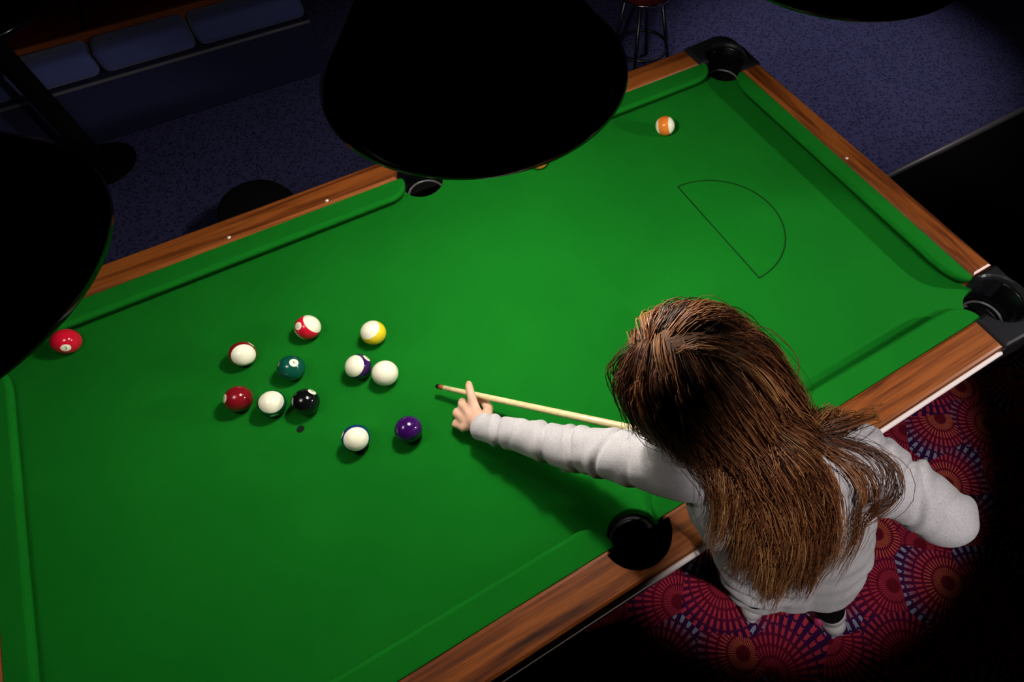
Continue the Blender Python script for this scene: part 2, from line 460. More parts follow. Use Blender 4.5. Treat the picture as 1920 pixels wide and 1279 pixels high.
spotlight(V((2.5, 1.2, 2.62)), V((2.2, 1.05, 0.0)), 85.0, 46, 0.8, 'added unseen black spotlight hung high to brighten the blue carpet')

# ------------------------------------------------------------------ pool balls
BR = 0.0262
BCOL = {1: (0.85, 0.62, 0.02), 2: (0.006, 0.018, 0.14), 3: (0.62, 0.008, 0.03), 4: (0.035, 0.004, 0.09), 5: (0.85, 0.22, 0.03), 6: (0.004, 0.075, 0.05), 7: (0.20, 0.006, 0.012), 8: (0.004, 0.004, 0.005)}
IVORY = (0.96, 0.93, 0.74)
def ball_mat(num, axis, ndir):
    mt = mat('ball_%d' % num, IVORY, 0.07, 0.5, coat=0.4)
    if num == 0: return mt
    t = NT(mt); c = t.n('ShaderNodeTexCoord')
    nm = t.n('ShaderNodeVectorMath', operation='NORMALIZE'); t.l(c.outputs['Object'], nm.inputs[0])
    base = BCOL[num if num <= 8 else num - 8]
    def dot(v):
        q = t.n('ShaderNodeVectorMath', operation='DOT_PRODUCT'); t.l(nm.outputs[0], q.inputs[0]); q.inputs[1].default_value = v; return q.outputs['Value']
    disc = t.math('GREATER_THAN', dot(ndir), 0.945)
    if num > 8:
        band = t.math('LESS_THAN', t.math('ABSOLUTE', dot(axis)), 0.52)
        col = t.mix(band, IVORY, base)
    else:
        col = t.mix(0.0, base, base)
    col = t.mix(disc, col, IVORY)
    t.l(col, t.b.inputs['Base Color'])
    return mt
M['ink'] = mat('number_ink', (0.01, 0.01, 0.012), 0.3, 0.4)

def ball(num, x, y, axis, nv, label):
    """axis: through the white caps of a striped ball; nv: where the number disc faces"""
    P = V((x, y, ZC + BR + 0.0002)); axis = V(axis).normalized(); nv = V(nv).normalized()
    bm = bmesh.new(); bmesh.ops.create_uvsphere(bm, u_segments=48, v_segments=32, radius=BR)
    o = frombm('cue_ball' if num == 0 else 'pool_ball', bm, ball_mat(num, axis, nv), None, True)
    o.location = P
    tag(o, label, 'ball', 'pool balls on the green cloth')
    if num:
        cu = bpy.data.curves.new('n', 'FONT'); cu.body = str(num); cu.size = 0.0095; cu.align_x = 'CENTER'; cu.align_y = 'CENTER'; cu.resolution_u = 3
        to = bpy.data.objects.new('n', cu); COL.objects.link(to)
        dg = bpy.context.evaluated_depsgraph_get(); me = bpy.data.meshes.new_from_object(to.evaluated_get(dg)); bpy.data.objects.remove(to); bpy.data.curves.remove(cu)
        up = axis if num > 8 else V((0.3, 0.6, 0.7)); e2 = (up - nv * up.dot(nv)).normalized(); e1 = e2.cross(nv)
        for v in me.vertices:
            v.co = (nv * BR + e1 * v.co.x + e2 * v.co.y).normalized() * (BR + 0.00015)
        me.materials.clear()
        link('number', me, M['ink'], o)
    return o
ball(3, -0.8162, 0.4252, (0.364, -0.658, 0.659), (0.063, -0.960, 0.274), 'red number 3 ball by the far cushion at the left lamp')
ball(11, -0.3744, 0.2052, (0.862, -0.110, 0.496), (-0.507, -0.153, 0.848), 'red striped ball, furthest back of the left cluster')
ball(15, -0.5084, 0.2088, (0.242, -0.750, 0.615), (0.882, 0.434, 0.182), 'white capped ball with maroon stripe, between red and green balls')
ball(6, -0.4313, 0.1258, (0.169, -0.584, 0.794), (0.497, -0.249, 0.831), 'dark green number 6 ball in the middle of the cluster')
ball(9, -0.2590, 0.1220, (-0.237, 0.074, 0.969), (-0.972, -0.030, -0.235), 'yellow striped ball behind the white cue ball')
ball(12, -0.3127, 0.0589, (-0.390, -0.167, 0.906), (0.897, 0.151, 0.414), 'purple and white striped ball touching close to the cue ball')
ball(0, -0.2709, 0.0172, (0.060, -0.537, 0.841), (0.060, -0.537, 0.841), 'plain white cue ball ahead of the cue tip')
ball(7, -0.5399, 0.1096, (0.243, -0.567, 0.787), (-0.696, 0.050, 0.717), 'maroon number 7 ball, lowest left of the cluster')
ball(14, -0.4856, 0.0656, (0.202, -0.326, 0.923), (-0.164, -0.941, -0.297), 'white capped ball with dark green stripe beside the black ball')
ball(8, -0.4278, 0.0355, (0.173, -0.540, 0.824), (0.809, 0.265, 0.524), 'black number 8 ball next to the dark cloth spot')
ball(10, -0.3672, -0.0882, (0.140, -0.574, 0.807), (-0.714, 0.506, 0.483), 'white capped ball with blue stripe, nearest ball to the camera')
ball(4, -0.2738, -0.1220, (0.065, -0.458, 0.887), (-0.465, 0.293, -0.836), 'solid purple ball just left of the bridge hand')
ball(13, 0.6409, 0.3537, (0.724, -0.628, 0.286), (0.647, 0.761, 0.033), 'orange striped ball alone near the far right corner pocket')
ball(5, 0.2843, 0.4128, (-0.285, -0.674, 0.682), (0.434, 0.894, -0.108), 'orange ball mostly hidden behind the middle lamp shade')

# ------------------------------------------------------------------ seating and tables beyond the pool table
def bench():
    b = empty('long_bench', (-1.25, 2.27, 0)); tag(b, 'long low bench with blue front pads and dark red seat', 'bench')
    bm = bmesh.new(); box(bm, -1.3, 1.27, 0.0, 0.6, 0.0, 0.27, 0.01); frombm('plinth', bm, M['navy'], b)
    bm = bmesh.new(); box(bm, -1.3, 1.27, -0.012, 0.0, 0.262, 0.274, 0.003); frombm('edge_strip', bm, M['strip'], b)
    xs = [-1.3, -0.85, -0.38, 0.10, 0.42, 0.80, 1.27]
    for a, c in zip(xs, xs[1:]):
        bm = bmesh.new(); box(bm, a + 0.004, c - 0.004, 0.0, 0.14, 0.28, 0.385, 0.03); frombm('front_pad', bm, M['bluefab'], b, True)
    for a, c in ((-1.3, -0.38), (-0.38, 0.42), (0.42, 1.2)):
        bm = bmesh.new(); box(bm, a + 0.004, c - 0.004, 0.15, 0.62, 0.28, 0.39, 0.03); frombm('seat_pad', bm, M['redvinyl'], b, True)
    bm = bmesh.new(); box(bm, -1.3, 1.2, 0.135, 0.155, 0.28, 0.398, 0.004); frombm('wooden_edge', bm, M['dkwood'], b)
    bm = bmesh.new(); box(bm, -1.3, 1.2, 0.62, 0.70, 0.0, 0.85, 0.02); frombm('backrest', bm, M['redvinyl'], b)
bench()

def pedestal():
    t = empty('pedestal_table', (-1.03, 2.11, 0)); tag(t, 'black round pedestal table standing in front of the bench', 'table')
    bm = bmesh.new(); lathe(bm, [(0.0005, 0.70), (0.25, 0.70), (0.262, 0.708), (0.262, 0.722), (0.25, 0.73), (0.0005, 0.73)], 48); frombm('table_top', bm, M['blackgloss'], t, True)
    bm = bmesh.new(); lathe(bm, [(0.07, 0.03), (0.045, 0.06), (0.038, 0.10), (0.038, 0.66), (0.10, 0.695)], 24); frombm('column', bm, M['matblack'], t, True)
    bm = bmesh.new(); lathe(bm, [(0.0005, 0.0), (0.13, 0.0), (0.14, 0.012), (0.11, 0.025), (0.06, 0.035), (0.0005, 0.04)], 36); frombm('foot', bm, M['matblack'], t, True)
    return t
pedestal()

def stool(x, y, label, seat):
    s = empty('round_stool', (x, y, 0)); tag(s, label, 'stool', 'round stools beyond the pool table')
    bm = bmesh.new(); lathe(bm, [(0.0005, 0.40), (0.100, 0.40), (0.112, 0.412), (0.113, 0.438), (0.104, 0.454), (0.07, 0.462), (0.0005, 0.464)], 40); frombm('seat', bm, seat, s, True)
    bm = bmesh.new(); torus(bm, 0.116, 0.006, (0, 0, 0.412), 48, 8); frombm('seat_ring', bm, M['chrome'], s, True)
    for k in range(4):
        a = math.pi / 4 + k * math.pi / 2
        bm = bmesh.new(); tube(bm, [(0.08 * math.cos(a), 0.08 * math.sin(a), 0.40), (0.15 * math.cos(a), 0.15 * math.sin(a), 0.004)], 0.009, 10); frombm('leg', bm, M['dullsteel'], s, True)
    bm = bmesh.new(); torus(bm, 0.124, 0.007, (0, 0, 0.15), 40, 8); frombm('foot_ring', bm, M['dullsteel'], s, True)
M['dullsteel'] = mat('dull_steel', (0.10, 0.10, 0.11), 0.4, 0.5, 1.0)
stool(-0.45, 1.04, 'black round stool with chrome ring just behind the far wooden rail', M['matblack'])
stool(1.34, 1.50, 'dark red round stool on the blue carpet at the top edge', M['redvinyl'])

# ------------------------------------------------------------------ the player
def C3(x, y, z): return V((x, y, z + ZC))

def add_capsule(bm, p0, r0, p1, r1, seg=20):
    p0, p1 = V(p0), V(p1); d = p1 - p0; L = d.length
    q = V((0, 0, 1)).rotation_difference(d.normalized()) if L > 1e-6 else Matrix.Identity(3).to_quaternion()
    prof = []
    for k in range(0, 7): a = -math.pi / 2 + math.pi / 2 * k / 6; prof.append((max(r0 * math.cos(a), 1e-4), r0 * math.sin(a)))
    for k in range(0, 7): a = math.pi / 2 * k / 6; prof.append((max(r1 * math.cos(a), 1e-4), L + r1 * math.sin(a)))
    t = bmesh.new(); lathe(t, prof, seg, cap=True)
    for v in t.verts: v.co = q @ v.co + p0
    me = bpy.data.meshes.new('t'); t.to_mesh(me); t.free(); bm.from_mesh(me); bpy.data.meshes.remove(me)

def add_ell(bm, c, rad, basis=None, seg=28):
    t = bmesh.new(); bmesh.ops.create_uvsphere(t, u_segments=seg, v_segments=seg // 2 + 2, radius=1)
    B = basis or Matrix.Identity(3)
    for v in t.verts: v.co = B @ V((v.co.x * rad[0], v.co.y * rad[1], v.co.z * rad[2])) + V(c)
    me = bpy.data.meshes.new('t'); t.to_mesh(me); t.free(); bm.from_mesh(me); bpy.data.meshes.remove(me)

def chain(bm, pts, rad):
    for (a, ra), (b, rb) in zip(zip(pts, rad), zip(pts[1:], rad[1:])): add_capsule(bm, a, ra, b, rb)

def fuse(name, bm, vox, smooth, mt, parent, fn=None):
    bmesh.ops.recalc_face_normals(bm, faces=bm.faces[:])
    me = bpy.data.meshes.new(name + '_src'); bm.to_mesh(me); bm.free()
    o = bpy.data.objects.new(name + '_src', me); COL.objects.link(o)
    r = o.modifiers.new('r', 'REMESH'); r.mode = 'VOXEL'; r.voxel_size = vox
    s = o.modifiers.new('s', 'SMOOTH'); s.factor = 0.5; s.iterations = smooth
    dg = bpy.context.evaluated_depsgraph_get(); dg.update()
    out = bpy.data.meshes.new_from_object(o.evaluated_get(dg))
    bpy.data.objects.remove(o); bpy.data.meshes.remove(me)
    out.name = name
    if fn:
        n = len(out.vertices); co = np.empty(n * 3); out.vertices.foreach_get('co', co); no = np.empty(n * 3); out.vertices.foreach_get('normal', no)
        co = fn(co.reshape(-1, 3), no.reshape(-1, 3)); out.vertices.foreach_set('co', co.ravel()); out.update()
    out.materials.clear()
    return link(name, out, mt, parent, True)

shL, shR = C3(0.080, -0.510, 0.255), C3(0.290, -0.632, 0.288)
elL, wrL = C3(-0.040, -0.340, 0.115), C3(-0.146, -0.203, 0.047)
elR = C3(0.355, -0.760, 0.266)
PELV = C3(0.226, -0.698, -0.005)
neckB = C3(0.178, -0.562, 0.318)
headC = C3(0.118, -0.438, 0.388)
tipP = C3(-0.192, -0.065, 0.030); cdir = V((0.686, -0.719, 0.112)).normalized()
grip = tipP + cdir * 0.855
face = V((-0.50, 0.66, -0.50)).normalized()
hup = V((-0.22, 0.30, 0.93)); hup = (hup - face * hup.dot(face)).normalized()
hrt = face.cross(hup).normalized()
HB = Matrix((hrt, face, hup)).transposed()      # columns: right, forward, up
def hp(x, y, z): return headC + hrt * x + face * y + hup * z
side = (shR - shL).normalized()
back = V((-0.25, -0.45, 0.55)); back = (back - side * back.dot(side)).normalized()

player = empty('person', (0.40, -0.78, 0.0))
tag(player, 'long-haired person in light grey jumper leaning over the table with a cue', 'person')
POFF = V((0.40, -0.78, 0.0))

def skin_mat():
    mt = mat('skin', (0.72, 0.42, 0.30), 0.5, 0.4); t = NT(mt)
    t.b.inputs['Subsurface Weight'].default_value = 0.15; t.b.inputs['Subsurface Radius'].default_value = (0.01, 0.004, 0.002)
    f = t.noise(t.coord(), 60, 3); t.l(t.ramp(f, [(0.35, (0.70, 0.40, 0.29)), (0.7, (0.78, 0.50, 0.37))]), t.b.inputs['Base Color'])
    return mt
def knit_mat():
    mt = mat('grey_knit', (0.55, 0.52, 0.55), 0.95, 0.15, sheen=0.15); t = NT(mt)
    c = t.coord(); f = t.noise(c, 420, 4, 0.7); g = t.noise(c, 30, 3)
    t.l(t.mix(0.3, t.ramp(f, [(0.3, (0.40, 0.38, 0.41)), (0.65, (0.66, 0.63, 0.67))]), t.ramp(g, [(0.3, (0.46, 0.44, 0.47)), (0.7, (0.60, 0.57, 0.60))])), t.b.inputs['Base Color'])
    t.bump(f, 0.35, 0.002); return mt
M['skin'] = skin_mat(); M['knit'] = knit_mat()
M['trouser'] = mat('black_trousers', (0.006, 0.006, 0.008), 0.85, 0.15)
M['shoewhite'] = mat('white_shoe', (0.82, 0.78, 0.80), 0.5, 0.4)
M['shoepink'] = mat('pink_shoe', (0.60, 0.05, 0.20), 0.5, 0.4)

# hips, knees, ankles
hipL, hipR = PELV - side * 0.062 + V((0, -0.01, -0.05)), PELV + side * 0.062 + V((0, 0, -0.05))
knL, anL = C3(0.268, -0.690, -0.40), C3(0.312, -0.694, -0.705)
knR, anR = C3(0.375, -0.765, -0.38), C3(0.472, -0.838, -0.700)
toeL, toeR = anL + V((0.045, 0.105, -0.045)), anR + V((-0.01, 0.115, -0.045))

# ---- body: head, neck, trunk, arms, hands, legs as one surface
bm = bmesh.new()
add_ell(bm, hp(0, -0.006, 0.020), (0.068, 0.084, 0.078), HB)             # skull
add_ell(bm, hp(0, 0.026, -0.035), (0.054, 0.056, 0.066), HB)             # face
add_ell(bm, hp(0, 0.052, -0.082), (0.026, 0.024, 0.018), HB)             # chin
add_ell(bm, hp(0, 0.060, 0.022), (0.050, 0.022, 0.030), HB)              # forehead
add_capsule(bm, hp(0, 0.078, -0.008), 0.006, hp(0, 0.091, -0.034), 0.0095)   # nose
for s in (1, -1):
    add_ell(bm, hp(s * 0.010, 0.082, -0.036), (0.006, 0.007, 0.005), HB)
    add_ell(bm, hp(s * 0.032, 0.058, -0.034), (0.020, 0.020, 0.020), HB)     # cheeks
    add_ell(bm, hp(s * 0.071, -0.004, -0.022), (0.007, 0.016, 0.028), HB)    # ears
    add_capsule(bm, hp(s * 0.016, 0.078, 0.010), 0.006, hp(s * 0.040, 0.066, 0.010), 0.005)   # brows
add_capsule(bm, hp(-0.014, 0.076, -0.057), 0.005, hp(0.014, 0.076, -0.057), 0.005)      # lips
add_capsule(bm, hp(-0.010, 0.074, -0.065), 0.005, hp(0.010, 0.074, -0.065), 0.005)
chain(bm, [neckB - V((0, 0, 0.02)), hp(0, -0.022, -0.050)], [0.044, 0.042])
chain(bm, [PELV, (PELV + neckB) / 2, neckB - V((0, 0, 0.03))], [0.050, 0.045, 0.045])
chain(bm, [shL, (shL + shR) / 2, shR], [0.040, 0.055, 0.040])
chain(bm, [shL, elL, wrL], [0.036, 0.027, 0.019])
wrR = grip + V((0.010, -0.030, 0.048))
chain(bm, [shR, elR, wrR], [0.036, 0.028, 0.019])
chain(bm, [hipL, knL, anL], [0.050, 0.044, 0.028])
chain(bm, [hipR, knR, anR], [0.050, 0.044, 0.028])
chain(bm, [anL, toeL], [0.024, 0.018]); chain(bm, [anR, toeR], [0.024, 0.018])
# bridge hand (left): palm, knuckles, looped index finger over the cue, curled fingers on the cloth, thumb under the cue
cue_at = lambda t: tipP + cdir * t
cb = cue_at(0.078)
kI, kM, kRg, kP = C3(-0.146, -0.158, 0.046), C3(-0.160, -0.156, 0.043), C3(-0.172, -0.164, 0.037), C3(-0.180, -0.174, 0.030)
palm = C3(-0.152, -0.180, 0.040)
add_capsule(bm, wrL, 0.020, palm, 0.021)
for k in (kI, kM, kRg, kP): add_capsule(bm, palm + (k - palm) * 0.1, 0.016, k, 0.0105)
chain(bm, [kI, cb + V((-0.004, -0.014, 0.013)), cb + V((0.001, 0.008, 0.0135)), cb + V((0.004, 0.022, 0.002))], [0.0100, 0.0088, 0.0080, 0.0068])
chain(bm, [kM, C3(-0.164, -0.130, 0.036), C3(-0.160, -0.116, 0.018), C3(-0.154, -0.126, 0.009)], [0.0100, 0.0088, 0.0080, 0.0070])
chain(bm, [kRg, C3(-0.181, -0.140, 0.030), C3(-0.178, -0.128, 0.014), C3(-0.170, -0.138, 0.008)], [0.0095, 0.0084, 0.0076, 0.0066])
chain(bm, [kP, C3(-0.192, -0.156, 0.022), C3(-0.188, -0.146, 0.010), C3(-0.180, -0.154, 0.0075)], [0.0085, 0.0074, 0.0068, 0.0060])
chain(bm, [C3(-0.138, -0.186, 0.034), C3(-0.122, -0.160, 0.026), C3(-0.124, -0.138, 0.021), C3(-0.136, -0.122, 0.020)], [0.0125, 0.0100, 0.0085, 0.0072])
# grip hand (right): palm above the cue, four fingers wrapped around it, thumb on the other side
gu = (V((0, 0, 1)) - cdir * cdir.z).normalized(); gs = cdir.cross(gu).normalized()
def rp(t, a, r=0.0225): return grip + cdir * t + (gu * math.cos(a) + gs * math.sin(a)) * r
add_capsule(bm, wrR, 0.019, rp(-0.01, 0.5, 0.030), 0.016)
for k, t in enumerate((-0.030, -0.011, 0.008, 0.026)):
    add_capsule(bm, rp(-0.002, 0.5, 0.030), 0.014, rp(t, 0.9, 0.024), 0.0100)
    chain(bm, [rp(t, 0.9, 0.024), rp(t, 2.2), rp(t, 3.5), rp(t, 4.5)], [0.0098, 0.0088, 0.0080, 0.0070])
chain(bm, [rp(-0.010, 0.0, 0.026), rp(-0.030, -0.9, 0.024), rp(-0.044, -1.7, 0.021)], [0.0125, 0.0100, 0.0078])
for v in bm.verts: v.co -= POFF
fuse('body', bm, 0.0032, 3, M['skin'], player)
for s in (1, -1):
    bm = bmesh.new(); add_ell(bm, hp(s * 0.029, 0.0675, 0.001) - POFF, (0.0125, 0.0105, 0.0085), HB, 20)
    e = frombm('eye', bm, M['shoewhite'], player, True)
    bm = bmesh.new(); add_ell(bm, hp(s * 0.029, 0.0765, 0.001) - POFF, (0.0050, 0.0022, 0.0050), HB, 14)
    frombm('iris', bm, M['matblack'], e, True)
M['lip'] = mat('lips', (0.55, 0.20, 0.18), 0.4, 0.4)
bm = bmesh.new(); chain(bm, [hp(-0.016, 0.078, -0.0605) - POFF, hp(0, 0.0825, -0.0595) - POFF, hp(0.016, 0.078, -0.0605) - POFF], [0.0022, 0.0036, 0.0022]); frombm('mouth', bm, M['lip'], player, True)

# ---- jumper
SW = []                                     # capsules shared with the hair collision
def sw(a, ra, b, rb): SW.append((V(a), ra, V(b), rb))
mid = (shL + shR) / 2
chest = mid + (PELV - mid) * 0.30; waist = mid + (PELV - mid) * 0.68; hem = PELV + V((0.004, 0.004, -0.055))
for s in (-1, 0, 1):
    sw(mid + side * s * 0.075 - V((0, 0, 0.012)), 0.058, chest + side * s * 0.070, 0.078)
    sw(chest + side * s * 0.070, 0.078, waist + side * s * 0.058, 0.077)
    sw(waist + side * s * 0.058, 0.077, hem + side * s * 0.054, 0.079)
sw(shL, 0.052, shR, 0.055)
sw(neckB - V((0, 0, 0.012)), 0.052, mid, 0.075)
sw(shL, 0.052, shL + (elL - shL) * 0.5, 0.043); sw(shL + (elL - shL) * 0.5, 0.043, elL, 0.038)
sw(elL, 0.038, wrL, 0.027); sw(shR, 0.054, shR + (elR - shR) * 0.55, 0.047); sw(shR + (elR - shR) * 0.55, 0.047, elR, 0.043)
wR2 = elR + (wrR - elR) * 0.85
sw(elR, 0.043, wR2, 0.031)
bm = bmesh.new()
for a, ra, b, rb in SW: add_capsule(bm, a, ra, b, rb)
add_capsule(bm, elL + V((-0.004, -0.016, -0.030)), 0.022, elL + V((0.012, -0.030, -0.044)), 0.010)
for v in bm.verts: v.co -= POFF
armD, armE = np.array(shR - POFF), np.array(elR - POFF)
armA, armB, armC = np.array(shL - POFF), np.array(elL - POFF), np.array(wrL - POFF)
hemn = np.array(hem - POFF); spine = np.array((mid - PELV).normalized())
sidev = np.array(side)
def wrinkle(co, no):
    d = np.zeros(len(co))
    for a, b, folds in ((armB, armC, ((0.035, 0.005, 0.006, 0.5), (0.095, 0.0022, 0.006, -0.5), (0.142, 0.0055, 0.0055, 0.6), (0.178, 0.002, 0.006, -0.2))), (armA, armB, ((0.085, 0.003, 0.008, 0.4), (0.135, 0.0045, 0.006, -0.5), (0.185, 0.002, 0.007, 0.4), (0.215, 0.005, 0.006, 0.7))), (armD, armE, ((0.02, 0.004, 0.006, 0.6), (0.048, 0.0055, 0.006, -0.4), (0.075, 0.004, 0.006, 0.7), (0.125, 0.003, 0.008, -0.6)))):
        ab = b - a; L = np.linalg.norm(ab); ab = ab / L; t = (co - a) @ ab; ofs = co - a - np.outer(t, ab); q = np.linalg.norm(ofs, axis=1)
        e2 = np.cross(ab, [0, 0, 1.0]); e2 /= np.linalg.norm(e2); lat = ofs @ e2
        for t0, amp, wd, sl in folds:
            x = t - t0 - sl * lat * 0.6 - 0.25 * lat * lat / 0.04
            d += np.where(q < 0.075, -amp * np.exp(-(x / wd) ** 2) + 0.6 * amp * np.exp(-((x - 2.2 * wd) / (1.8 * wd)) ** 2), 0)
    h = (co - hemn) @ spine
    mk = np.exp(-((h - 0.07) / 0.075) ** 2)
    d += mk * 0.0062 * np.sin(h / 0.058 * 2 * np.pi + 14 * (co @ sidev) + 1.6 * np.sin(co[:, 0] * 26 + co[:, 2] * 9)) * (0.6 + 0.4 * np.sin(co @ sidev * 30))
    d += 0.0016 * np.sin(co[:, 0] * 61 + 2 * np.sin(co[:, 1] * 47)) * np.sin(co[:, 1] * 53 + co[:, 2] * 37)
    return co + no * d[:, None]
fuse('jumper', bm, 0.0042, 5, M['knit'], player, wrinkle)

# ---- trousers and shoes
bm = bmesh.new()
chain(bm, [hipL, knL, anL + (knL - anL) * 0.20], [0.062, 0.052, 0.038])
chain(bm, [hipR + V((0, 0, 0.0)), knR, anR + (knR - anR) * 0.20], [0.062, 0.052, 0.038])
chain(bm, [hipL, hipR], [0.060, 0.060])
for v in bm.verts: v.co -= POFF
fuse('trousers', bm, 0.006, 4, M['trouser'], player)
for an, toe in ((anL, toeL), (anR, toeR)):
    dd = toe - an; dd.z = 0; dd.normalize(); heel = an - dd * 0.026
    bm = bmesh.new()
    chain(bm, [V((heel.x, heel.y, 0.040)), V((an.x, an.y, 0.045)) + dd * 0.03, V((an.x, an.y, 0.036)) + dd * 0.12], [0.032, 0.036, 0.028])
    add_capsule(bm, V((an.x, an.y, 0.055)), 0.035, V((an.x, an.y, 0.088)), 0.036)
    for v in bm.verts: v.co.z = max(v.co.z, 0.012)
    for v in bm.verts: v.co -= POFF
    sh = fuse('shoe', bm, 0.004, 3, M['shoewhite'], player)
    bm = bmesh.new()
    pts = []
    for k in range(28):
        a = 2 * math.pi * k / 28; ex = math.cos(a); c0 = 0.047
        wd = 0.036 if ex < 0.3 else 0.036 - 0.006 * (ex - 0.3)
        sd = V((-dd.y, dd.x, 0))
        p = an + dd * (c0 + 0.108 * ex) + sd * wd * math.sin(a); pts.append((p.x - POFF.x, p.y - POFF.y))
    prism(bm, pts, [(0.001, 0.002), (0.006, 0.0), (0.016, 0.0), (0.020, 0.003)]); frombm('sole', bm, M['shoewhite'], sh)
    for s in (-1, 1):
        sd = V((-dd.y, dd.x, 0)) * s
        bm = bmesh.new(); p = an + sd * 0.0335 - POFF; add_ell(bm, (p.x + dd.x * 0.004, p.y + dd.y * 0.004, 0.050), (0.015, 0.015, 0.018))
        frombm('side_panel', bm, M['shoepink'], sh, True)

# ---- hair: guide strands fall under gravity and slide over head and jumper; locks are built around the guides
def hair_mat():
    mt = mat('brown_hair', (0.12, 0.05, 0.02), 0.42, 0.5); t = NT(mt)
    a = t.n('ShaderNodeAttribute', attribute_name='tint'); 
    col = t.ramp(a.outputs['Fac'], [(0.10, (0.012, 0.003, 0.0015)), (0.30, (0.11, 0.034, 0.013)), (0.52, (0.36, 0.142, 0.056)), (0.85, (0.85, 0.50, 0.19))])
    t.l(col, t.b.inputs['Base Color'])
    t.b.inputs['Anisotropic'].default_value = 0.6
    return mt
M['hair'] = hair_mat()
rng = np.random.default_rng(7)
HBn = np.array(HB); hc = np.array(headC + hup * 0.012 - face * 0.004); hr = np.array([0.074, 0.090, 0.084])
SWn = [(np.array(a), ra, np.array(b), rb) for a, ra, b, rb in SW]
SWn.append((np.array(neckB), 0.050, np.array(hp(0, -0.02, -0.05)), 0.046))
def sdf(p):
    q = (p - hc) @ HBn; k = np.linalg.norm(q / hr, axis=1); d = (k - 1) * hr.min()
    q2 = (p - np.array(hp(0, 0.024, -0.038))) @ HBn; d = np.minimum(d, (np.linalg.norm(q2 / np.array([0.060, 0.060, 0.070]), axis=1) - 1) * 0.060)
    for a, ra, b, rb in SWn:
        ab = b - a; t = np.clip((p - a) @ ab / (ab @ ab), 0, 1)
        d = np.minimum(d, np.linalg.norm(p - a - t[:, None] * ab, axis=1) - (ra + (rb - ra) * t))
    return np.minimum(d, p[:, 2] - (ZC + 0.05) + 1e3 * (p[:, 1] < -0.60))
def grad(p):
    e = 1e-4; g = np.stack([sdf(p + np.eye(3)[i] * e) - sdf(p - np.eye(3)[i] * e) for i in range(3)], 1)
    return g / (np.linalg.norm(g, axis=1)[:, None] + 1e-9)
def norm(v): return v / (np.linalg.norm(v, axis=1)[:, None] + 1e-9)
NG, NP, STEP = 520, 40, 0.0125
u = rng.normal(size=(9000, 3)); u = norm(u)
keep = ~((u[:, 1] > 0.30) & (u[:, 2] < 0.62)) & (u[:, 2] > -0.42 - 0.2 * (u[:, 1] < -0.2)) & ~((u[:, 1] > 0.05) & (u[:, 2] < -0.05))
u = u[keep][:NG]; NG = len(u)
root = hc + (u * hr * 0.985) @ HBn.T
nrm = norm((u / hr) @ HBn.T)
part = np.array([0.0, 0.25, 1.0])           # whorl near the crown, parting runs forward from it
sgn = np.sign(u[:, 0] + rng.normal(size=NG) * 0.22)
away = np.stack([sgn * 0.9, -0.55 + 0.45 * (u[:, 1] > 0.3), -0.35 * np.ones(NG)], 1) @ HBn.T
d = norm(away - nrm * np.sum(away * nrm, axis=1)[:, None]) + nrm * 0.03
d = norm(d)
margin = 0.003 + 0.014 * rng.random(NG) ** 1.3
length = np.where(u[:, 1] > 0.15, rng.uniform(0.30, 0.44, NG), rng.uniform(0.36, 0.50, NG))
backv = np.array(V((0.42, -0.50, -0.30)).normalized())        # swept back over the shoulders, not into the face
rightv = np.array(side); leftmost = u[:, 0] < -0.5
length = np.where(leftmost & (u[:, 1] > -0.35), rng.uniform(0.13, 0.19, NG), length)
length = np.where(u[:, 0] > 0.40, rng.uniform(0.20, 0.33, NG), length)
midn = np.array(mid); shz = mid.z + 0.06
P = np.empty((NG, NP, 3)); p = root.copy(); P[:, 0] = p
for i in range(1, NP):
    g = np.array([0, 0, -1.0]); s = i * STEP
    sweep = np.exp(-((s - 0.10) / 0.11) ** 2)
    w_ = np.where(leftmost, 1.5, 1.0)[:, None]       # the left side of the head hangs straighter
    d = norm(d * 0.80 + g * 0.26 + backv * 0.30 * sweep * w_ + rightv * (0.07 * np.exp(-((s - 0.18) / 0.06) ** 2) * np.clip(u[:, 0] * 1.4 + 0.25, 0, 1))[:, None] + rng.normal(size=(NG, 3)) * 0.03)
    lat = (p - midn) @ rightv
    d = norm(d - rightv * (np.clip((lat - 0.105) / 0.05, 0, 1) * 0.24)[:, None] + rightv * (np.clip((-lat - 0.085) / 0.05, 0, 1) * 0.40 * (p[:, 2] < shz))[:, None])
    st = STEP * (length / ((NP - 1) * STEP))[:, None]
    q = p + d * st
    m_ = margin * min(1, s / 0.05) + 0.001
    for _ in range(3):
        dist = sdf(q); push = np.maximum(0, m_ - dist); q = q + grad(q) * push[:, None]
    d = norm(q - p); p = p + d * st; P[:, i] = p
# locks
PER = 19; NS = NG * PER
gi = np.repeat(np.arange(NG), PER)
G = P[gi]
tan = np.gradient(G, axis=1); tan /= (np.linalg.norm(tan, axis=2)[..., None] + 1e-9)
off = rng.normal(size=(NS, 1, 3)); off = off - tan * np.sum(off * tan, axis=2)[..., None]
tt = np.linspace(0, 1, NP)[None, :, None]
spread = rng.uniform(0.25, 1.0, (NS, 1, 1)) * (0.0058 + 0.0045 * np.sin(tt * 3.0) - 0.0030 * tt ** 1.5 + 0.003 * tt ** 6)
wave = np.sin(tt * rng.uniform(5, 11, (NS, 1, 1)) + rng.uniform(0, 6.28, (NS, 1, 1))) * 0.0022 * tt
ax2 = rng.normal(size=(NS, 1, 3))
gw = rng.normal(size=(NG, 1, 3)) * 0.0045 * np.sin(tt * rng.uniform(6, 13, (NG, 1, 1)) + rng.uniform(0, 6.28, (NG, 1, 1))) * tt
H = G + off * spread + ax2 * wave + gw[gi]
cut = rng.uniform(0.80, 1.0, NS)
fly = rng.random(NS) < 0.05
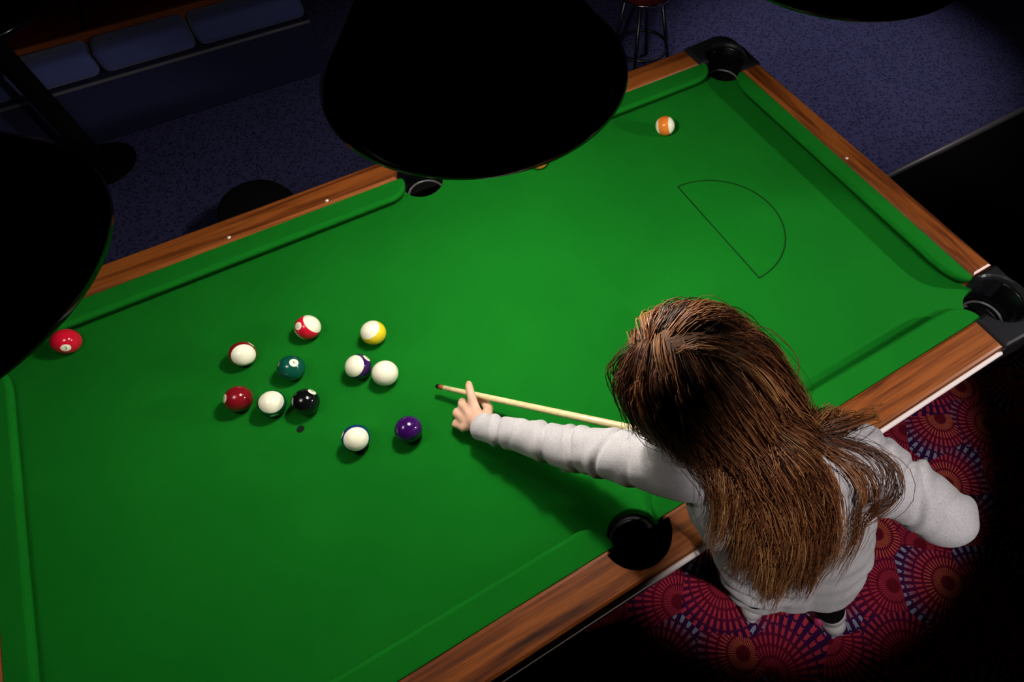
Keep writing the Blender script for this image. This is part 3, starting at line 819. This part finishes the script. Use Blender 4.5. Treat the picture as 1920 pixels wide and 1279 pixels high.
H += np.where(fly[:, None, None], ax2 * 0.010 * tt ** 1.5 + nrm[gi][:, None, :] * 0.012 * np.sin(tt * 3.1), 0)
idx = np.linspace(0, 1, 26)[None, :] * cut[:, None] * (NP - 1)
i0 = np.clip(np.floor(idx).astype(int), 0, NP - 2); fr = (idx - i0)[..., None]
H = np.take_along_axis(H, i0[..., None].repeat(3, 2), 1) * (1 - fr) + np.take_along_axis(H, (i0 + 1)[..., None].repeat(3, 2), 1) * fr
flat = H.reshape(-1, 3); ds = sdf(flat); push = np.maximum(0, 0.0012 - ds); flat = flat + grad(flat) * push[:, None]; H = flat.reshape(H.shape)
K = H.shape[1]
tan = np.gradient(H, axis=1); tan /= (np.linalg.norm(tan, axis=2)[..., None] + 1e-9)
ref = np.array([0.3, 0.5, 0.81]); n1 = np.cross(tan, ref); n1 /= (np.linalg.norm(n1, axis=2)[..., None] + 1e-9); n2 = np.cross(tan, n1)
rad = (rng.uniform(0.00045, 0.00085, (NS, 1)) * np.where(fly, 0.5, 1.0)[:, None]) * (1 - 0.75 * np.linspace(0, 1, K)[None, :] ** 2.2)
verts = np.stack([H + rad[..., None] * (n1 * math.cos(a) + n2 * math.sin(a)) for a in (0, 2.0944, 4.1888)], 2)      # NS, K, 3, 3
base = (np.arange(NS)[:, None, None] * K + np.arange(K - 1)[None, :, None]) * 3 + np.arange(3)[None, None, :]
nx = (np.arange(NS)[:, None, None] * K + np.arange(K - 1)[None, :, None]) * 3 + (np.arange(3)[None, None, :] + 1) % 3
quads = np.stack([base, nx, nx + 3, base + 3], 3).reshape(-1, 4)
me = bpy.data.meshes.new('hair'); nv, nf = NS * K * 3, len(quads)
me.vertices.add(nv); me.vertices.foreach_set('co', (verts.reshape(-1, 3) - np.array(POFF)).ravel())
me.loops.add(nf * 4); me.loops.foreach_set('vertex_index', quads.ravel().astype(np.int32))
me.polygons.add(nf); me.polygons.foreach_set('loop_start', (np.arange(nf) * 4).astype(np.int32)); me.polygons.foreach_set('loop_total', np.full(nf, 4, np.int32))
lf = 0.5 + 0.5 * np.sin(u[:, 0] * 17 + 3 * np.sin(u[:, 1] * 9)) * np.sin(u[:, 2] * 13 + 4 * u[:, 1])
gt = 0.55 * rng.random(NG) ** 1.3 + 0.45 * lf; tint = np.clip(0.22 * rng.random(NS) + 0.62 * gt[gi], 0, 1)
tv = np.clip(tint[:, None] * 0.9 + 0.16 * np.linspace(-0.3, 1, K)[None, :], 0, 1)
at = me.attributes.new('tint', 'FLOAT', 'POINT'); at.data.foreach_set('value', np.repeat(tv.ravel(), 3).astype(np.float32))
me.update(); me.validate()
link('hair', me, M['hair'], player, True)
# scalp under the strands
bm = bmesh.new(); add_ell(bm, hp(0, -0.008, 0.020) - POFF, (0.0705, 0.0855, 0.0800), HB, 36)
bmesh.ops.delete(bm, geom=[v for v in bm.verts if (v.co + POFF - V(hc)).dot(face) > 0.030 and (v.co + POFF - V(hc)).dot(hup) < 0.050 or (v.co + POFF - V(hc)).dot(hup) < -0.036], context='VERTS')
M['scalp'] = mat('hair_roots', (0.10, 0.042, 0.019), 0.7, 0.3)
frombm('hair_roots', bm, M['scalp'], player, True)

# ------------------------------------------------------------------ cue
cue = empty('pool_cue', tipP); tag(cue, 'pale wooden pool cue lying across the bridge hand', 'pool cue')
LEN = 0.99
M['ash'] = mat('pale_ash', (0.80, 0.66, 0.36), 0.35, 0.4, coat=0.3)
t = NT(M['ash']); t.l(t.ramp(t.noise(t.coord(scale=(30, 30, 6)), 3, 4), [(0.3, (0.74, 0.58, 0.28)), (0.7, (0.86, 0.74, 0.44))]), t.b.inputs['Base Color'])
def cr(s): return 0.0048 + 0.0078 * s / LEN
bm = bmesh.new(); tube(bm, [cdir * float(s) for s in np.linspace(0.016, LEN * 0.70, 12)], [cr(float(s)) for s in np.linspace(0.016, LEN * 0.70, 12)], 16); frombm('shaft', bm, M['ash'], cue, True)
bm = bmesh.new(); tube(bm, [cdir * float(s) for s in np.linspace(LEN * 0.70, LEN, 6)], [cr(float(s)) for s in np.linspace(LEN * 0.70, LEN, 6)], 16); frombm('butt', bm, M['blackgloss'], cue, True)
bm = bmesh.new(); tube(bm, [cdir * 0.006, cdir * 0.016], 0.0049, 16); frombm('ferrule', bm, M['dkwood'], cue, True)
bm = bmesh.new(); tube(bm, [cdir * 0.0, cdir * 0.004, cdir * 0.006], [0.0038, 0.0049, 0.0049], 16); frombm('cue_tip', bm, M['matblack'], cue, True)
